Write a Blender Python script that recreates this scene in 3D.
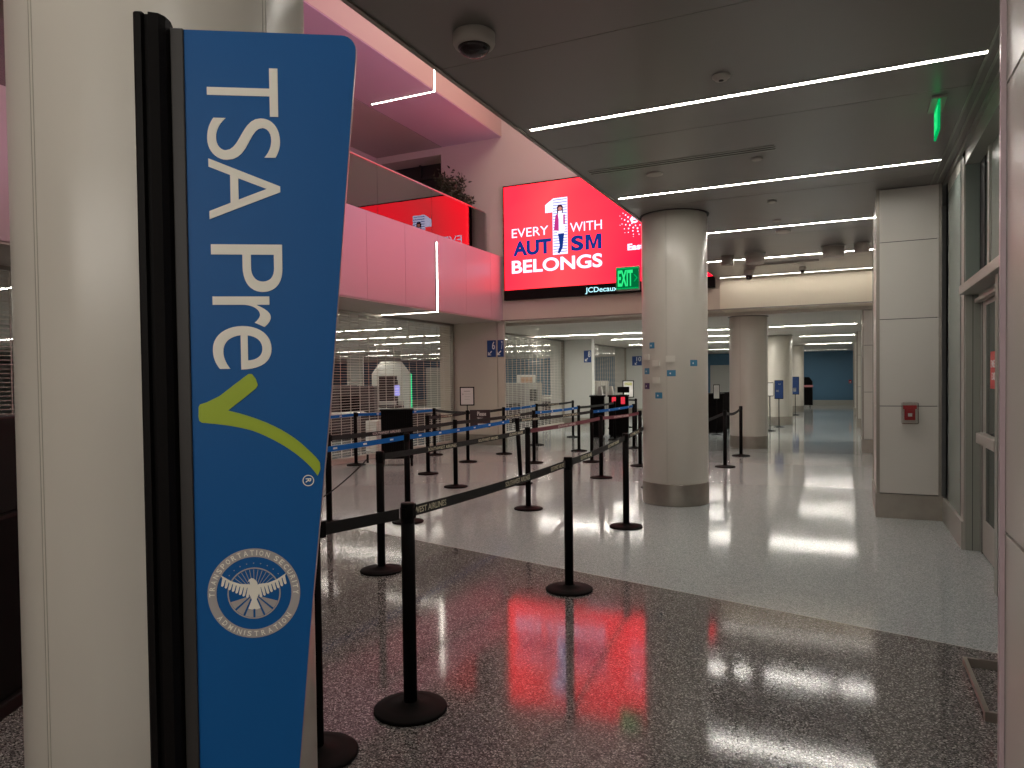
import bpy, bmesh, math, random
from mathutils import Vector, Matrix
random.seed(7)
for o in list(bpy.data.objects): bpy.data.objects.remove(o)
sc = bpy.context.scene
COL = sc.collection
PI = math.pi

# ------------------------------------------------------------------ camera
yaw, pitch, roll = math.radians(25.0), math.radians(1.3), math.radians(0.7)
fw = Vector((-math.sin(yaw)*math.cos(pitch), math.cos(yaw)*math.cos(pitch), -math.sin(pitch)))
rt = Vector((math.cos(yaw), math.sin(yaw), 0)); up = rt.cross(fw)
rt2 = rt*math.cos(roll) - up*math.sin(roll); up2 = up*math.cos(roll) + rt*math.sin(roll)
cd = bpy.data.cameras.new('camera'); cam = bpy.data.objects.new('camera', cd); COL.objects.link(cam)
cam.matrix_world = Matrix((( rt2.x, up2.x, -fw.x, 0), (rt2.y, up2.y, -fw.y, 0), (rt2.z, up2.z, -fw.z, 1.57), (0, 0, 0, 1)))
cd.sensor_fit = 'HORIZONTAL'; cd.sensor_width = 36; cd.lens = 36*720/1024
cd.shift_y = 12/1024
cd.clip_start = 0.05; cd.clip_end = 200
sc.camera = cam

# ------------------------------------------------------------------ world and exposure
w = bpy.data.worlds.new('world'); sc.world = w; w.use_nodes = True
w.node_tree.nodes['Background'].inputs[0].default_value = (0.5, 0.48, 0.47, 1)
w.node_tree.nodes['Background'].inputs[1].default_value = 0.05
sc.view_settings.view_transform = 'Standard'; sc.view_settings.look = 'None'
sc.view_settings.gamma = 1.0; sc.view_settings.use_curve_mapping = False
sc.view_settings.exposure = 1.05
STRIP = 31.0        # LED strip radiance, near hall
STRIP_FAR = 46.0     # LED strips past the beam
STRIP_LOUNGE = 9.0

def area_light(name, loc, rot, sx, sy, power, color):
    l = bpy.data.lights.new(name, 'AREA'); l.shape = 'RECTANGLE'; l.size = sx; l.size_y = sy
    l.energy = power; l.color = color
    o = bpy.data.objects.new(name, l); COL.objects.link(o); o.location = loc; o.rotation_euler = rot
    return o
# unseen lamps added in the atrium: warm from above, pink to tint the balcony
area_light('atrium_fill_light', (-5.0, 12.5, 9.3), (0, 0, 0), 3.0, 3.0, 48, (1.0, 0.92, 0.72))
area_light('atrium_fill_light', (-5.0, 4.5, 9.3), (0, 0, 0), 3.0, 4.0, 62, (1.0, 0.92, 0.76))
area_light('pink_fill_light', (-2.7, 10.0, 5.2), (0, math.radians(142), 0), 1.2, 7.0, 105, (1.0, 0.44, 0.85))  # added pink fill, tilted up at the soffit
area_light('pink_fill_light', (-2.7, 10.0, 6.6), (0, math.radians(82), 0), 2.2, 7.0, 4, (1.0, 0.30, 0.60))
# the hall continues behind the camera; added fill brightens sign, column and floor
area_light('rear_fill_light', (-1.6, -3.4, 2.7), (math.radians(62), 0, math.radians(8)), 4.0, 1.2, 30, (1.0, 0.94, 0.86))

# ------------------------------------------------------------------ materials
def mat(name, color, rough=0.5, metal=0.0, spec=0.5, bump=0.0, bscale=50, var=0.0, vscale=4.0):
    m = bpy.data.materials.new(name); m.use_nodes = True
    nt = m.node_tree; b = nt.nodes['Principled BSDF']
    b.inputs['Base Color'].default_value = (*color, 1); b.inputs['Roughness'].default_value = rough
    b.inputs['Metallic'].default_value = metal; b.inputs['Specular IOR Level'].default_value = spec
    tc = nt.nodes.new('ShaderNodeTexCoord')
    if var > 0:
        n = nt.nodes.new('ShaderNodeTexNoise'); n.inputs['Scale'].default_value = vscale; n.inputs['Detail'].default_value = 4
        nt.links.new(tc.outputs['Object'], n.inputs['Vector'])
        r = nt.nodes.new('ShaderNodeValToRGB')
        r.color_ramp.elements[0].position = 0.3; r.color_ramp.elements[1].position = 0.7
        r.color_ramp.elements[0].color = tuple(c*(1-var) for c in color)+(1,)
        r.color_ramp.elements[1].color = tuple(min(1, c*(1+var)) for c in color)+(1,)
        nt.links.new(n.outputs['Fac'], r.inputs['Fac']); nt.links.new(r.outputs['Color'], b.inputs['Base Color'])
    if bump > 0:
        n = nt.nodes.new('ShaderNodeTexNoise'); n.inputs['Scale'].default_value = bscale
        nt.links.new(tc.outputs['Object'], n.inputs['Vector'])
        bp = nt.nodes.new('ShaderNodeBump'); bp.inputs['Strength'].default_value = bump; bp.inputs['Distance'].default_value = 0.01
        nt.links.new(n.outputs['Fac'], bp.inputs['Height']); nt.links.new(bp.outputs['Normal'], b.inputs['Normal'])
    return m

def emis(name, color, strength):
    m = bpy.data.materials.new(name); m.use_nodes = True; nt = m.node_tree
    nt.nodes.remove(nt.nodes['Principled BSDF'])
    e = nt.nodes.new('ShaderNodeEmission'); e.inputs[0].default_value = (*color, 1); e.inputs[1].default_value = strength
    nt.links.new(e.outputs[0], nt.nodes['Material Output'].inputs[0])
    return m

def glass(name, tint, ior=1.5, rough=0.0, boost=1.0):
    m = bpy.data.materials.new(name); m.use_nodes = True; nt = m.node_tree
    nt.nodes.remove(nt.nodes['Principled BSDF'])
    t = nt.nodes.new('ShaderNodeBsdfTransparent'); t.inputs[0].default_value = (*tint, 1)
    g = nt.nodes.new('ShaderNodeBsdfGlossy'); g.inputs['Roughness'].default_value = rough
    f = nt.nodes.new('ShaderNodeFresnel'); f.inputs[0].default_value = ior
    mu = nt.nodes.new('ShaderNodeMath'); mu.operation = 'MULTIPLY'; mu.use_clamp = True; mu.inputs[1].default_value = boost
    mx = nt.nodes.new('ShaderNodeMixShader')
    nt.links.new(f.outputs[0], mu.inputs[0]); nt.links.new(mu.outputs[0], mx.inputs[0])
    nt.links.new(t.outputs[0], mx.inputs[1]); nt.links.new(g.outputs[0], mx.inputs[2])
    nt.links.new(mx.outputs[0], nt.nodes['Material Output'].inputs[0])
    return m

def floor_mat():
    m = bpy.data.materials.new('terrazzo'); m.use_nodes = True; nt = m.node_tree; N = nt.nodes; L = nt.links
    b = N['Principled BSDF']; b.inputs['Specular IOR Level'].default_value = 0.5
    tc = N.new('ShaderNodeTexCoord')
    def vor(scale, stops):
        v = N.new('ShaderNodeTexVoronoi'); v.inputs['Scale'].default_value = scale; v.voronoi_dimensions = '2D'
        L.new(tc.outputs['Object'], v.inputs['Vector'])
        sp = N.new('ShaderNodeSeparateColor'); L.new(v.outputs['Color'], sp.inputs[0])
        r = N.new('ShaderNodeValToRGB'); r.color_ramp.interpolation = 'CONSTANT'
        e = r.color_ramp.elements; e[0].position = 0; e[0].color = (*stops[0][1], 1); e[1].position = stops[1][0]; e[1].color = (*stops[1][1], 1)
        for p, c in stops[2:]:
            x = e.new(p); x.color = (*c, 1)
        L.new(sp.outputs[0], r.inputs[0]); return r
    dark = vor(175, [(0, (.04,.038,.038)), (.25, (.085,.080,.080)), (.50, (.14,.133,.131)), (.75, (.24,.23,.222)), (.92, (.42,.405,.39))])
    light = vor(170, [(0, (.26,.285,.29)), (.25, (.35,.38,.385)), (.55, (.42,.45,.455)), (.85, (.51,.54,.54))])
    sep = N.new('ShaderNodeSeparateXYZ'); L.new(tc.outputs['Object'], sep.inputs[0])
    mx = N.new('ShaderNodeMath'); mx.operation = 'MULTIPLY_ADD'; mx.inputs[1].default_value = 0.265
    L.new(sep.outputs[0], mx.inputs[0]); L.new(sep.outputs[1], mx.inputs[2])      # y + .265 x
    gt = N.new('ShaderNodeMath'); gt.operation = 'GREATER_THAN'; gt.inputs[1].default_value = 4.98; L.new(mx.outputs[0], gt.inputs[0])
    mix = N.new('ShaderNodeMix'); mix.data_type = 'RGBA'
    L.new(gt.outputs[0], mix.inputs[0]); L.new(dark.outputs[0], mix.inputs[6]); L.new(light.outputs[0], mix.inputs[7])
    # metal divider strip along the border
    ab = N.new('ShaderNodeMath'); ab.operation = 'SUBTRACT'; ab.inputs[1].default_value = 4.98; L.new(mx.outputs[0], ab.inputs[0])
    ab2 = N.new('ShaderNodeMath'); ab2.operation = 'ABSOLUTE'; L.new(ab.outputs[0], ab2.inputs[0])
    lt = N.new('ShaderNodeMath'); lt.operation = 'LESS_THAN'; lt.inputs[1].default_value = 0.005; L.new(ab2.outputs[0], lt.inputs[0])
    mix2 = N.new('ShaderNodeMix'); mix2.data_type = 'RGBA'; mix2.inputs[7].default_value = (.5,.5,.48,1)
    L.new(lt.outputs[0], mix2.inputs[0]); L.new(mix.outputs[2], mix2.inputs[6]); L.new(mix2.outputs[2], b.inputs['Base Color'])
    # polish: a little uneven
    n = N.new('ShaderNodeTexNoise'); n.inputs['Scale'].default_value = 1.3; L.new(tc.outputs['Object'], n.inputs['Vector'])
    mr = N.new('ShaderNodeMapRange'); mr.inputs[3].default_value = 0.075; mr.inputs[4].default_value = 0.10
    L.new(n.outputs['Fac'], mr.inputs[0]); L.new(mr.outputs[0], b.inputs['Roughness'])
    return m

def screen_mat():   # the picture shown on the LED wall: red field, more orange to the left
    m = bpy.data.materials.new('led_picture'); m.use_nodes = True; nt = m.node_tree; N = nt.nodes; L = nt.links
    N.remove(N['Principled BSDF'])
    tc = N.new('ShaderNodeTexCoord'); sp = N.new('ShaderNodeSeparateXYZ'); L.new(tc.outputs['Generated'], sp.inputs[0])
    n = N.new('ShaderNodeTexNoise'); n.inputs['Scale'].default_value = 1.5; L.new(tc.outputs['Generated'], n.inputs['Vector'])
    ad = N.new('ShaderNodeMath'); ad.operation = 'MULTIPLY_ADD'; ad.inputs[1].default_value = 0.5; L.new(n.outputs['Fac'], ad.inputs[0]); L.new(sp.outputs[0], ad.inputs[2])
    r = N.new('ShaderNodeValToRGB'); e = r.color_ramp.elements
    e[0].position = .25; e[0].color = (1.0, .012, .024, 1); e[1].position = 1.0; e[1].color = (1.0, .003, .020, 1)
    x = e.new(.5); x.color = (.62, .026, .032, 1)
    L.new(ad.outputs[0], r.inputs[0])
    em = N.new('ShaderNodeEmission'); em.inputs[1].default_value = 1.8; L.new(r.outputs[0], em.inputs[0])
    L.new(em.outputs[0], N['Material Output'].inputs[0]); return m

M = dict(
    floor=floor_mat(),
    column=mat('column_enamel', (.60,.565,.50), .28, var=.015, vscale=3),
    panel=mat('pier_panel', (.62,.59,.54), .30),
    steel=mat('brushed_steel', (.36,.33,.29), .35, .85, var=.08, vscale=6),
    trim=mat('bronze_trim', (.30,.275,.24), .35, .7),
    ceiling=mat('ceiling_panel', (.20,.19,.175), .30, .25),
    joint=mat('dark_joint', (.02,.02,.02), .6),
    ceiling_far=mat('ceiling_panel_pale', (.52,.48,.42), .4),
    plaster=mat('plaster', (.56,.51,.43), .6),
    beam=mat('beam_paint', (.74,.67,.54), .5),
    soffit=mat('soffit_paint', (.55,.44,.50), .5),
    slab_edge=mat('slab_edge_paint', (.46,.37,.29), .5),
    soffit_low=mat('soffit_paint_grey', (.42,.38,.34), .45),
    fascia=mat('fascia_panel', (.50,.39,.42), .32),
    dark=mat('dark_opening', (.015,.017,.015), .5),
    wall_grey=mat('wall_grey', (.50,.50,.47), .5),
    wall_blue=mat('wall_blue', (.085,.20,.32), .55, var=.06, vscale=.5),
    base_pale=mat('base_pale', (.42,.42,.38), .4),
    black=mat('black_powder_coat', (.005,.004,.004), .6, spec=.06),
    blackp=mat('black_plastic', (.006,.005,.005), .5, spec=.10),
    belt=mat('black_webbing', (.010,.009,.009), .7, bump=.2, bscale=900),
    belt_blue=mat('blue_webbing', (.004,.14,.50), .7, spec=.2, bump=.1, bscale=900),
    belt_red=mat('maroon_webbing', (.17,.03,.045), .55, bump=.1, bscale=900),
    gold=mat('gold_ink', (.72,.66,.48), .6),
    pinkink=mat('pale_ink', (.75,.60,.58), .6),
    white=mat('white_ink', (.80,.80,.80), .5),
    signblue=mat('sign_blue', (.004,.095,.31), .45, spec=.25, var=.02),
    signwhite=mat('sign_lettering', (.86,.82,.72), .5),
    signgreen=mat('sign_green', (.34,.45,.02), .5),
    sealgrey=mat('seal_grey', (.40,.37,.36), .5),
    stickerblue=mat('sticker_blue', (.05,.22,.38), .4),
    purple=mat('sticker_purple', (.07,.03,.11), .4),
    wayblue=mat('wayfinding_blue', (.012,.055,.22), .4),
    rail=mat('rail_steel', (.62,.50,.52), .25, .9),
    alu=mat('door_aluminium', (.33,.34,.30), .38, .3),
    alu2=mat('mullion_aluminium', (.43,.42,.38), .38, .3),
    grille=mat('grille_aluminium', (.60,.56,.50), .4, .2),
    machine=mat('machine_grey', (.35,.33,.31), .45),
    machine_dark=mat('machine_dark', (.05,.035,.035), .45),
    machine_white=mat('machine_white', (.75,.74,.70), .4),
    orange=mat('machine_tan', (.60,.35,.22), .5),
    red=mat('alarm_red', (.42,.012,.02), .35),
    redsign=mat('red_sign', (.62,.055,.05), .4),
    joint_line=mat('joint_line', (.38,.35,.30), .4),
    clear=glass('clear_cover', (.93,.93,.92), 1.35),
    railglass=glass('balcony_glass', (.93,.95,.94), 1.9, 0.0, 1.9),
    doorglass=glass('door_glass', (.45,.50,.48), 1.5),
    greenglass=mat('frosted_pane', (.27,.32,.29), .25),
    nightglass=mat('night_pane', (.03,.04,.04), .08),
    leaf=mat('leaf', (.035,.045,.02), .45, var=.3, vscale=3),
    bark=mat('bark', (.09,.06,.04), .8),
    pot=mat('planter_grey', (.20,.18,.17), .5),
    plate=mat('blank_plate', (.70,.67,.60), .4),
    paper=mat('paper', (.75,.73,.70), .6),
    yellow=mat('yellow_print', (.55,.55,.12), .6),
    dome=mat('camera_dome', (.02,.012,.014), .06),
    camwhite=mat('camera_housing', (.42,.39,.35), .45),
    strip=emis('led_strip', (1.0,.95,.87), STRIP),
    strip_check=emis('led_strip_checkpoint', (1.0,.95,.84), 24.0),
    strip_near=emis('led_strip_near', (1.0,.95,.87), STRIP*.55),
    strip_bright=emis('led_strip_bright', (1.0,.95,.87), STRIP*1.5),
    strip_dim=emis('led_strip_dimmed', (1.0,.92,.82), 12.0),
    strip_far=emis('led_strip_far', (1.0,.95,.86), STRIP_FAR),
    strip_lounge=emis('led_strip_lounge', (1.0,.92,.80), STRIP_LOUNGE),
    picture=screen_mat(),
    pic_white=emis('picture_white', (.80,.72,1.0), .85),
    pic_stripe=emis('picture_stripe', (.30,.36,.75), .5),
    pic_navy=emis('picture_navy', (.008,.035,.22), .55),
    pic_skin=emis('picture_skin', (.60,.22,.18), .55),
    pic_hair=emis('picture_hair', (.03,.01,.02), 1.0),
    pic_magenta=emis('picture_magenta', (.28,.02,.12), 1.0),
    pic_cyan=emis('picture_cyan', (.45,.85,.95), .7),
    exitgreen=emis('exit_green', (.0,.50,.12), .4),
    exitlit=emis('exit_letter', (.03,.9,.25), .5),
    exitdark=emis('exit_panel', (.0,.16,.045), .45),
    scangreen=emis('scanner_green', (.0,.8,.3), .6),
    monitor=emis('monitor_lilac', (.4,.38,.85), .5),
    redlit=emis('red_display', (.9,.05,.08), .4),
)

# ------------------------------------------------------------------ mesh helpers
class MB:
    def __init__(s): s.bm = bmesh.new()
    def box(s, x0, x1, y0, y1, z0, z1, bev=0.0, T=None):
        b = bmesh.new(); bmesh.ops.create_cube(b, size=1.0)
        for v in b.verts:
            v.co = Vector(((x0+x1)/2 + v.co.x*abs(x1-x0), (y0+y1)/2 + v.co.y*abs(y1-y0), (z0+z1)/2 + v.co.z*abs(z1-z0)))
        if bev > 0:
            bmesh.ops.bevel(b, geom=b.edges[:], offset=bev, segments=2, affect='EDGES', profile=0.5)
        return s._add(b, T)
    def _add(s, b, T=None):
        if T is not None: bmesh.ops.transform(b, matrix=T, verts=b.verts)
        me = bpy.data.meshes.new('t'); b.to_mesh(me); b.free(); s.bm.from_mesh(me); bpy.data.meshes.remove(me); return s
    def lathe(s, prof, seg=32, T=None, smooth=True):   # prof: list of (r, z), bottom to top
        b = bmesh.new(); rings = []
        for r, z in prof:
            if r < 1e-6: rings.append([b.verts.new((0, 0, z))])
            else: rings.append([b.verts.new((r*math.cos(2*PI*k/seg), r*math.sin(2*PI*k/seg), z)) for k in range(seg)])
        for a, c in zip(rings, rings[1:]):
            for k in range(seg):
                k2 = (k+1) % seg
                if len(a) == 1 and len(c) == 1: continue
                if len(a) == 1: f = b.faces.new((a[0], c[k2], c[k]))
                elif len(c) == 1: f = b.faces.new((a[k], a[k2], c[0]))
                else: f = b.faces.new((a[k], a[k2], c[k2], c[k]))
                f.smooth = smooth
        if len(rings[0]) > 1: b.faces.new(rings[0][::-1])
        if len(rings[-1]) > 1: b.faces.new(rings[-1])
        return s._add(b, T)
    def tube(s, p, q, r, seg=8, r2=None):
        p, q = Vector(p), Vector(q); d = q-p; L = d.length
        T = Matrix.Translation(p) @ d.to_track_quat('Z', 'Y').to_matrix().to_4x4()
        return s.lathe([(r, 0), (r if r2 is None else r2, L)], seg, T)
    def prism(s, pts, z0, z1, T=None):   # outline in xy, extruded in z
        b = bmesh.new()
        lo = [b.verts.new((x, y, z0)) for x, y in pts]; hi = [b.verts.new((x, y, z1)) for x, y in pts]
        n = len(pts)
        b.faces.new(lo[::-1]); b.faces.new(hi)
        for i in range(n): b.faces.new((lo[i], lo[(i+1) % n], hi[(i+1) % n], hi[i]))
        bmesh.ops.recalc_face_normals(b, faces=b.faces)
        return s._add(b, T)
    def quad(s, pts):
        s.bm.faces.new([s.bm.verts.new(p) for p in pts]); return s
    def build(s, name, material, parent=None, shift=None):
        me = bpy.data.meshes.new(name); s.bm.to_mesh(me); s.bm.free()
        for mm in (material if isinstance(material, (list, tuple)) else [material]): me.materials.append(mm)
        o = bpy.data.objects.new(name, me); COL.objects.link(o)
        if parent is not None: o.parent = parent
        return o

def tag(o, label=None, cat=None, group=None, kind=None):
    if label: o['label'] = label
    if cat: o['category'] = cat
    if group: o['group'] = group
    if kind: o['kind'] = kind
    return o
def thing(name, label, cat, loc=(0,0,0), rz=0.0, group=None):
    o = bpy.data.objects.new(name, None); COL.objects.link(o); o.location = loc; o.rotation_euler = (0, 0, rz)
    o.empty_display_size = 0.1
    return tag(o, label, cat, group)
def struct(name, mb, m, parent=None):
    o = mb.build(name, m, parent)
    if parent is None: o['kind'] = 'structure'
    return o
def copy_tree(o, parent=None):
    c = o.copy(); COL.objects.link(c)
    if parent is not None: c.parent = parent
    for ch in list(o.children): copy_tree(ch, c)
    return c

def text_mb(string, x0, y0, x1, y1, depth, T, weight=0.0, mb=None, rot=0, spacing=1.0):
    """lettering fitted to a box in the plane T (x right, y up, z out of the plane); rot in quarter turns clockwise"""
    cu = bpy.data.curves.new('t', 'FONT'); cu.body = string; cu.size = 1; cu.offset = weight; cu.space_character = spacing
    cu.resolution_u = 3 if depth < .0005 or x1-x0 < .02 else 10; cu.extrude = 0.5
    ob = bpy.data.objects.new('t', cu); COL.objects.link(ob)
    dg = bpy.context.evaluated_depsgraph_get(); me = bpy.data.meshes.new_from_object(ob.evaluated_get(dg))
    bpy.data.objects.remove(ob); bpy.data.curves.remove(cu)
    if rot:
        for v in me.vertices: v.co = Vector((v.co.y, -v.co.x, v.co.z))
    xs = [v.co.x for v in me.vertices]; ys = [v.co.y for v in me.vertices]
    ax, bx_, ay, by = min(xs), max(xs), min(ys), max(ys)
    for v in me.vertices:
        v.co = T @ Vector((x0+(v.co.x-ax)/(bx_-ax)*(x1-x0), y0+(v.co.y-ay)/(by-ay)*(y1-y0), (v.co.z+0.5)*depth))
    mb = mb or MB(); mb.bm.from_mesh(me); bpy.data.meshes.remove(me); return mb
def plane_T(o, xdir, ydir):
    x = Vector(xdir).normalized(); y = Vector(ydir).normalized(); z = x.cross(y)
    return Matrix(((x.x, y.x, z.x, o[0]), (x.y, y.y, z.y, o[1]), (x.z, y.z, z.z, o[2]), (0, 0, 0, 1)))

# ------------------------------------------------------------------ the setting
XE = -2.40      # edge of the low ceiling over the walkway
YW = 15.5       # face of the wall that carries the LED screen
ZC = 3.60; ZB = 2.97; ZF = 2.90
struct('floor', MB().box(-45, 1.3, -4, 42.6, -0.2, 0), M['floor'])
# ceiling of the walkway: panels with open joints over a dark backing
cb = MB(); ys = [-4, -1.4, 1.6, 4.12, 6.0, 8.5, 11.0, 13.6, YW]
for a, b in zip(ys, ys[1:]): cb.box(XE, 1.3, a+.003, b-.003, ZC, ZC+.03)
ceil = struct('ceiling', cb, M['ceiling'])
MB().box(XE+.005, 1.3, -4, YW, ZC+.031, ZC+.25).build('ceiling_backing', M['joint'], ceil)
MB().box(XE-.03, XE, -4, YW, ZC-.012, ZC+.25).build('edge_trim', M['trim'], ceil)
struct('ceiling_checkpoint', MB().box(-45, 1.3, 16.2, 42.6, ZF, ZF+.2).box(-45, -8.9, -4, 16.2, ZF, ZF+.2), M['ceiling_far'])
struct('ceiling_atrium', MB().box(-11.3, XE, -4, YW, 9.6, 9.8), M['plaster'])
# unseen wall above the low ceiling edge, carried full height to trap light
struct('wall_upper_unseen', MB().box(XE+.0, XE+.12, -4, YW, ZC+.251, 9.6), M['plaster'])
# atrium end wall, with a dark doorway on the upper level
wb = MB().box(-9.08, XE, YW, 16.2, ZB, 9.6).box(-10.9, -9.08, YW, 16.2, 7.14, 9.6).box(-11.3, -10.9, YW, 16.2, ZB, 9.6).box(-10.9, -9.08, YW, 16.2, ZB, 4.45)
struct('wall_back', wb, M['plaster'])
struct('door_1', MB().box(-10.9, -9.08, 16.1, 16.2, 4.45, 7.14).box(-10.05, -10.0, 16.02, 16.1, 4.45, 7.14).box(-10.9, -9.08, 16.02, 16.1, 6.75, 6.80), M['dark'])
struct('wall_beam', MB().box(XE, 1.3, 15.42, 16.2, ZB, ZC), M['beam'])
struct('trim_1', MB().box(-8.9, .9, 15.40, 15.42, ZB-.015, ZB+.012), M['trim'])
# pier under the end wall beside the shutter
pr = MB().box(-9.2, -7.62, YW+.01, 15.78, .25, ZB).box(-7.60, -7.43, YW+.02, 15.60, .25, ZB)
pw = struct('wall_pier', pr, M['plaster'])
MB().box(-9.2, -7.42, YW-.01, 15.61, 0, .25).box(-9.2, -7.62, 15.61, 15.79, 0, .25).build('steel_base', M['steel'], pw)
def far_pier(n, x0, x1, y):
    o = struct('wall_pier', MB().box(x0, x1, y, y+.3, .25, ZF), M['wall_grey'])
    MB().box(x0, x1+.01, y-.01, y+.31, 0, .25).build('steel_base', M['steel'], o)
far_pier(2, -9.3, -7.8, 23.1); far_pier(3, -9.3, -7.5, 30.7); far_pier(4, -9.3, -7.8, 38.0)
# blue end wall and closing walls
bw = struct('wall_end', MB().box(-45, 1.3, 42.2, 42.4, .27, ZF), M['wall_blue'])
MB().box(-45, 1.3, 42.15, 42.4, 0, .27).build('pale_base', M['base_pale'], bw)
struct('wall_end_panel', MB().box(-7.1, -5.9, 42.05, 42.2, .6, 2.25), M['wall_grey'])
struct('wall_rear', MB().box(-45, 1.3, -4.2, -4, 0, 9.6), M['plaster'])
struct('wall_left', MB().box(-45.2, -45, -4, 42.4, 0, ZF+.2), M['wall_grey'])
struct('wall_upper_left', MB().box(-11.3, -11.0, -4, YW, 4.3, 7.33), M['plaster'])
# upper slab over the balcony
us = struct('ceiling_balcony', MB().box(-11.3, -7.42, -4, YW, 7.33, 9.6), M['slab_edge'])
MB().box(-9.05, -7.43, -4, YW, 7.315, 7.33).build('soffit', M['soffit'], us)
MB().box(-11.0, -9.07, -4, YW, 7.315, 7.33).build('inner_soffit', M['soffit_low'], us)
MB().box(-9.07, -9.05, -4, YW, 7.322, 7.33).build('soffit_joint', M['joint'], us)
# balcony slab
bs = struct('wall_balcony', MB().box(-11.3, -7.48, -4, YW, ZB+.01, 4.45), M['plaster'])
fp = MB(); y = -4
while y < YW-.01:
    y2 = min(y+1.18, YW-.004); fp.box(-7.48, -7.44, y+.003, y2-.003, ZB, 4.49); y += 1.18
fp.build('fascia_panels', M['fascia'], bs)
MB().box(-8.82, -7.44, -4, YW, ZB-.02, ZB+.01).build('soffit_panel', M['soffit_low'], bs)
# right-hand side: aluminium wall between two panelled piers
XR = .95
rb = MB().box(XR, XR+.3, 7.9, 8.9, .27, ZC).box(XR, XR+.3, 10.1, 42.4, 0, ZC).box(XR, XR+.3, -4, .6, 0, ZC).box(XR, XR+.3, 1.84, 5.0, 0, ZC)
struct('wall_right', rb, M['wall_grey'])
struct('baseboard_right', MB().box(XR-.03, XR+.01, 7.52, 8.9, 0, .25), M['alu2'])
win = struct('window_1', MB().box(XR-.002, XR+.02, 7.82, 8.72, .25, 3.45), M['greenglass'])
MB().box(XR-.012, XR+.0, 7.513, 7.68, .0, 3.5).box(XR-.004, XR+.05, 7.82, 8.72, 3.45, 3.6).build('window_frame', M['alu2'], win)
MB().box(XR, XR+.05, 8.72, 8.9, .2, 3.6).box(XR-.001, XR+.05, 7.68, 7.82, .25, 3.6).build('window_gap', M['joint'], win)
# upper window set back in a deep reveal
w2 = struct('window_2', MB().box(XR+.11, XR+.12, 5.0, 7.27, 2.34, 3.42), M['nightglass'])
MB().box(XR, XR+.14, 7.50, 7.52, 2.34, 3.42).build('reveal', M['greenglass'], w2)
MB().box(XR+.105, XR+.12, 7.27, 7.50, 2.34, 3.42).build('dark_edge', M['joint'], w2)
MB().box(XR+.107, XR+.109, 5.0, 6.95, 2.34, 3.42).build('frosted_pane', M['greenglass'], w2)
MB().box(XR+.09, XR+.12, 6.95, 7.03, 2.34, 3.42).build('mullion', M['alu2'], w2)
MB().box(XR-.005, XR+.14, 5.0, 7.52, 3.42, 3.6).build('head', M['alu'], w2)
MB().box(XR-.05, XR+.12, 5.0, 7.51, 2.272, 2.35, .004).build('window_sill', M['alu2'], w2)
struct('trim_2', MB().box(XR-.15, XR-.135, 1.84, 8.9, 3.590, 3.60).box(XR-.09, XR-.075, 1.84, 8.9, 3.590, 3.60).box(XR-.03, XR-.002, 1.84, 8.9, 3.56, 3.60), M['alu'])
# emergency door, set back in the same reveal
D_ = XR+.11
dr = struct('door_2', MB().box(D_, D_+.05, 6.1, 7.38, .02, .32).box(D_, D_+.05, 6.1, 7.38, 2.15, 2.25).box(D_, D_+.05, 7.22, 7.38, .32, 2.15).box(D_, D_+.05, 6.1, 6.26, .32, 2.15), M['alu2'])
MB().box(D_+.004, D_+.012, 6.26, 7.22, .32, 2.15).build('glass_pane', M['nightglass'], dr)
MB().box(XR, D_+.05, 7.50, 7.512, 0, 2.27).box(D_, D_+.05, 7.38, 7.50, 0, 2.27).box(D_, D_+.05, 6.0, 7.38, 2.25, 2.27).box(XR, D_+.05, 6.0, 6.1, 0, 2.27).build('door_frame', M['alu'], dr)
MB().box(XR+.052, XR+.056, 7.497, 7.50, 0, 2.27).box(D_-.002, D_+.001, 7.375, 7.39, 0, 2.25).build('frame_joint', M['joint'], dr)
MB().box(D_-.085, D_-.02, 6.3, 7.12, .99, 1.08, .010).box(D_-.06, D_+.0, 7.08, 7.16, 1.0, 1.07).box(D_-.06, D_, 6.3, 6.38, 1.0, 1.07).build('push_bar', M['alu2'], dr)
MB().box(D_-.055, D_-.005, 6.2, 7.42, 2.19, 2.225, .006).box(D_-.03, D_-.005, 6.2, 7.38, 2.225, 2.265).build('door_closer_rail', M['alu2'], dr)
DT = plane_T((D_-.001, 6.98, 1.45), (0, -1, 0), (0, 0, 1))
ds = MB().box(0, .62, 0, .30, 0, .003, T=DT).build('exit_notice', M['redsign'], dr)
text_mb('EMERGENCY', .03, .17, .57, .23, .002, DT @ Matrix.Translation((0,0,.003)), .01).build('emergency_lettering', M['white'], ds)
text_mb('EXIT ONLY', .07, .07, .53, .13, .002, DT @ Matrix.Translation((0,0,.003)), .01).build('exit_only_lettering', M['white'], ds)

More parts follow.
